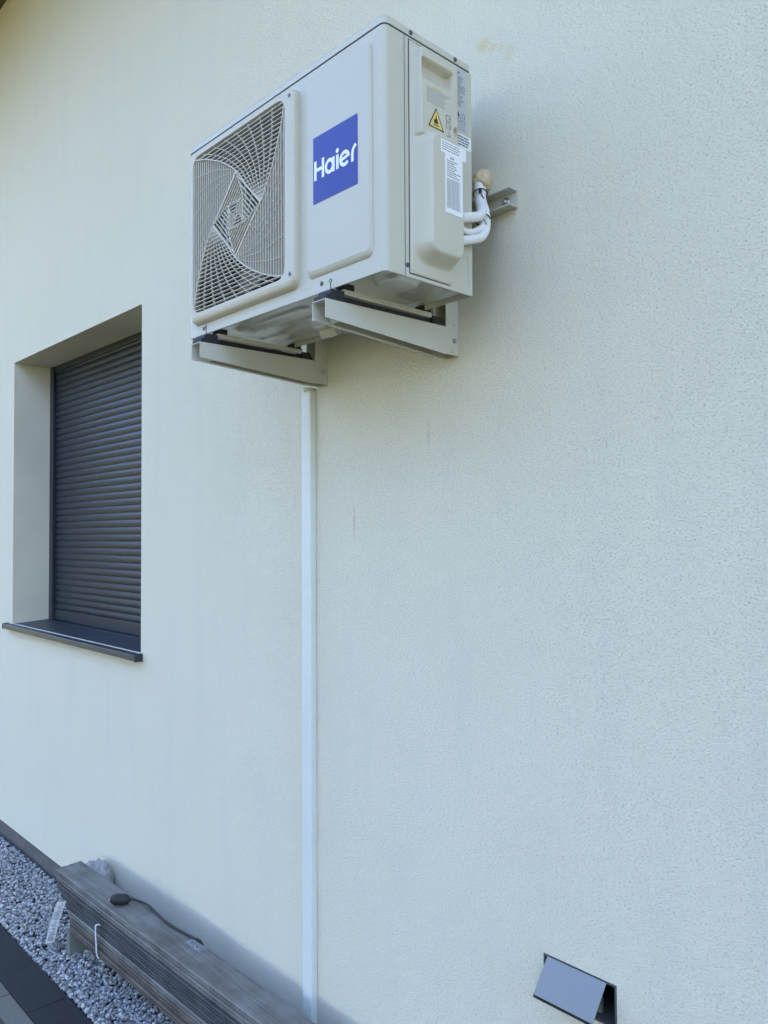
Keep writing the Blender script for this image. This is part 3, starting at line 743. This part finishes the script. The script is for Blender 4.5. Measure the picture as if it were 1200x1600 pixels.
tag(b.build('foam_seal', M_FOAM), 'lump of yellowish expanding foam sealing the wall hole above the white pipes', 'foam seal')

tr = thing('cable_trunking', 'long vertical white plastic trunking running down the wall below the air conditioner', 'trunking', (-2.004, 0, .05))
TX0, TX1 = -2.027, -1.9805
b = MB(); b.box((TX0+.003, -.010, .04), (TX1-.0015, -.0002, 2.222), 0); b.build('base_channel', M_PVC, tr)
b = MB(); b.prism([(TX0, -.002), (TX0, -.022), (TX0+.003, -.025), (TX1-.003, -.025), (TX1, -.022), (TX1, -.002)], lambda u, v, d: (u, v, d), .04, 2.222); b.build('lid', M_PVC, tr)
b = MB(); b.tube([(-1.994, -.018, 2.2235), (-1.994, -.018, 2.219), (-1.994, -.018, 2.214)], [.021, .021, .017], 0, 16); b.build('end_grommet', M_BRK, tr)

# ---------------------------------------------------------------- vent hood at the lower right
vt = thing('wall_vent', 'small stainless steel vent hood with a tilted flap set low in the wall', 'vent', ((VX0+VX1)/2, 0, VZ0))
b = MB(); w_ = .004
for a, c in (((VX0+.0006, VZ0+.0006), (VX0+w_, VZ1-.0006)), ((VX1-w_, VZ0+.0006), (VX1-.0006, VZ1-.0006)), ((VX0+w_, VZ1-w_), (VX1-w_, VZ1-.0006)), ((VX0+w_, VZ0+.0006), (VX1-w_, VZ0+w_))):
    b.box((a[0], -.002, a[1]), (c[0], .09, c[1]))
b.build('duct_frame', M_VENT, vt)
b = MB(); f0, f1 = VX0+.014, VX1-.022
b.prism([(-.004, .7655), (-.0052, .7667), (-.0622, .7020), (-.0622, .6950), (-.0608, .6950), (-.0608, .7014)], rf, f0, f1); 
b.build('flap', M_INOX, vt)
b = MB(); b.box((VX0+.02, .020, VZ0+.006), (VX1-.052, .03, VZ1-.008)); b.build('inner_grate', M_BLOCK, vt)

# ---------------------------------------------------------------- stack of boards and odds and ends
ANG = R(.9)
NB = 8; TH = .0262; ZT = .110
ord_ = ['lowest board of the stack, brown edge resting on the block', 'second board from the bottom of the stack, brownish weathered edge', 'third board from the bottom of the stack, grey grooved edge',
        'fourth board from the bottom of the stack, dark grooved edge', 'fourth board from the top of the stack, dark weathered edge', 'third board from the top of the stack, dark grooved edge',
        'second board from the top of the stack, dark edge just under the uppermost', 'uppermost weathered grey board with the black plug lying on it']
lefts = [-3.31, -3.33, -3.36, -3.39, -3.43, -3.46, -3.485, -3.497]
for i in range(NB):
    z0 = ZT+i*TH; z1 = z0+TH-.0012; dy = random.uniform(-.008, .005); mi = (2, 2, 0, 1, 1, 1, 0, 0)[i]
    o = MB(); prof = []
    y0, y1 = -.2415+dy, -.127+dy; h = z1-z0
    for a, c in ((0, .14), (.10, .18), (.12, .26), (.0, .32), (0, .50), (.12, .56), (.12, .64), (0, .70), (0, .84)): prof.append((y0+a*.042, z0+c*h))
    prof = [(y0+.0025, z0)] + prof + [(y0+.003, z1)]
    top = [(y0+.045, z1), (y0+.047, z1-.0015), (y0+.052, z1-.0015), (y0+.054, z1)] if i == NB-1 else []
    prof += top + [(y1-.002, z1), (y1, z1-.003), (y1, z0+.003), (y1-.002, z0)]
    X0_, X1_ = lefts[i], -1.15+random.uniform(-.03, .03); nseg = 24; rings = []
    for s_ in range(nseg+1):
        x = X0_+(X1_-X0_)*s_/nseg; wv = .0012*noise.noise(Vector((x*2.1, i*3.7, 0)))
        rings.append([(x, y+wv+(x+3.5)*math.tan(ANG), z) for y, z in prof])
    if i == NB-1:      # gnawed, uneven end of the top board
        for kq, (y, z) in enumerate(prof): 
            p = rings[0][kq]; rings[0][kq] = (p[0]+.03*abs(noise.noise(Vector((y*40, 1, 0)))), p[1], p[2])
    loft(o, rings, 0, False)
    tag(o.build('board', M_BOARD[mi]), ord_[i], 'board', 'weathered boards stacked along the wall')
b = MB(); b.box((-3.36, -.243, -.012), (-3.328, -.10, .1095), 0, .003)
tag(b.build('support_block', M_BLOCK), 'grey-green block on the gravel carrying the left end of the board stack', 'block')
b = MB(); b.box((-1.62, -.215, -.012), (-1.57, -.07, .1095), 0, .003)
tag(b.build('support_block', M_BLOCK), 'block carrying the near end of the board stack out of the picture', 'block')
ZTOP = ZT+NB*TH-.0012
# plug and cable
pl = thing('extension_cable', 'black plug with a short black cable lying on the uppermost board', 'cable', (-3.0, -.2, ZTOP))
b = MB(); p0, p1 = Vector((-3.000, -.205, ZTOP+.0208)), Vector((-2.955, -.160, ZTOP+.0208)); d = (p1-p0)
b.tube([p0+d*(-.12+1.22*q/18) for q in range(19)], [.0205*(1-abs(2*q/18-.92)**3.2*.50)*(1 if q < 17 else .75) for q in range(19)], 0, 20)
b.build('plug', M_RUB, pl)
b = MB(); pd = d.normalized(); sd_ = pd.cross(Vector((0, 0, 1)))
for s_ in (-.007, .007): b.tube([p0-d*.10+sd_*s_, p0-d*.22+sd_*s_], .0024, 0, 8)
b.build('pin', M_STEEL, pl)
b = MB(); b.tube(spline([p1, p1+d*.25, (-2.885, -.122, ZTOP+.012), (-2.80, -.121, ZTOP+.005), (-2.70, -.128, ZTOP+.0047), (-2.60, -.120, ZTOP+.0047), (-2.545, -.113, ZTOP+.0045), (-2.515, -.100, ZTOP-.005), (-2.505, -.090, ZTOP-.06), (-2.48, -.085, ZTOP-.2)], 8), .0046, 0, 10)
b.build('cord', M_RUB, pl)
# crumpled film scraps, label strip, strap, rock
def crumple(name, c, sx_, sy_, h, m, label, cat, seed, rz=0, n=14, tilt=None):
    b = MB(); vs_ = []
    for j in range(n+1):
        for i in range(n+1):
            u, v = i/n-.5, j/n-.5; q = Vector((u*5+seed, v*5, seed*1.7))
            e_ = 1-.25*abs(noise.noise(q*.7)); x = u*sx_*e_; y = v*sy_*e_
            z = h*(.5+.9*noise.noise(q)+.4*noise.noise(q*2.7))*(1-(2*u)**4)*(1-(2*v)**4); z = max(z, .0008)
            p = Vector((x*math.cos(rz)-y*math.sin(rz), x*math.sin(rz)+y*math.cos(rz), z)); vs_.append(Vector(c)+p)
    b.add(vs_, [(j*(n+1)+i, j*(n+1)+i+1, (j+1)*(n+1)+i+1, (j+1)*(n+1)+i) for j in range(n) for i in range(n)], 0, False)
    o = b.build(name, m); o.modifiers.new('thick', 'SOLIDIFY').thickness = .0006
    return tag(o, label, cat)
crumple('film_scrap', (-2.50, -.128, ZTOP), .11, .035, .010, M_CLEAR, 'scrap of clear crumpled film at the back edge of the top board', 'plastic scrap', 2.0)
crumple('film_scrap', (-3.43, -.262, .016), .06, .05, .022, M_CLEAR, 'crumpled pale film on the gravel below the printed label strip', 'plastic scrap', 5.0, .6)
lb = MB(); A = Vector((-3.352, -.266, .232)); B = Vector((-3.44, -.280, .035)); wv = Vector((.006, .0165, 0)); nrm = (B-A).cross(wv).normalized()*.0015
n = 12; vs_ = []
for i in range(n+1):
    t = i/n; p = A.lerp(B, t)+Vector((0, -.006*math.sin(t*3.1), 0)); vs_ += [p-wv, p+wv]
lb.add(vs_, [(2*i, 2*i+1, 2*i+3, 2*i+2) for i in range(n)], 0)
for i in range(34):
    t = .04+.92*i/34+rnd.uniform(-.006, .006); p = A.lerp(B, t)+Vector((0, -.006*math.sin(t*3.1), 0))-nrm*(1 if nrm.y > 0 else -1)
    k_ = (B-A).normalized()*rnd.choice((.0006, .0009, .0016)); a_, c_ = wv*rnd.uniform(-.2, .85), wv*rnd.uniform(.25, .9)
    lb.add([p-a_-k_, p+c_-k_, p+c_+k_, p-a_+k_], [(0, 1, 2, 3)], 1)
o = lb.build('label_strip', [M_PAPER, M_INK]); o.modifiers.new('thick', 'SOLIDIFY').thickness = .0005
tag(o, 'white printed label strip hanging at the left end of the board stack', 'label strip')
b = MB(); b.tube(spline([(-3.052, -.226, ZT+.118), (-3.062, -.2405, ZT+.121), (-3.066, -.2455, ZT+.108), (-3.060, -.2455, ZT+.06), (-3.052, -.2455, ZT+.012), (-3.047, -.238, ZT-.004)], 6), .0028, 0, 8)
tag(b.build('strap', M_STRAP), 'thin white strap hooked over the front edges of the boards', 'strap')
def rock(name, c, s_, label, seed, m=M_ROCK):
    b = MB(); bm = bmesh.new(); bmesh.ops.create_icosphere(bm, subdivisions=4, radius=1)
    for v in bm.verts:
        d = v.co.normalized(); d = d/(sum(abs(q_)**3.5 for q_ in d)**(1/3.5)); k_ = 1+.14*noise.noise(d*1.6+Vector((seed, 0, 0)))+.10*noise.noise(d*5)-.12*max(0, noise.noise(d*8+Vector((seed, 3, 0))))
        v.co = Vector(c)+Vector((d.x*s_[0], d.y*s_[1], d.z*s_[2]))*k_
    b.bm(bm, 0, None, True); return tag(b.build(name, m), label, 'rock')
rock('rock', (-3.47, -.062, .12), (.085, .054, .175), 'pitted grey rock between the wall and the left end of the boards', 4)
b = MB(); b.box((-2.73, -.30, .012), (-2.66, -.262, .020), 0, .003, 2, None); b.box((-2.692, -.3005, .0115), (-2.678, -.2615, .0205), 1, .002)
tag(b.build('wrapper', [M_CLEAR, M_GREEN]), 'small pale wrapper with a green band lying on the gravel in front of the boards', 'wrapper')
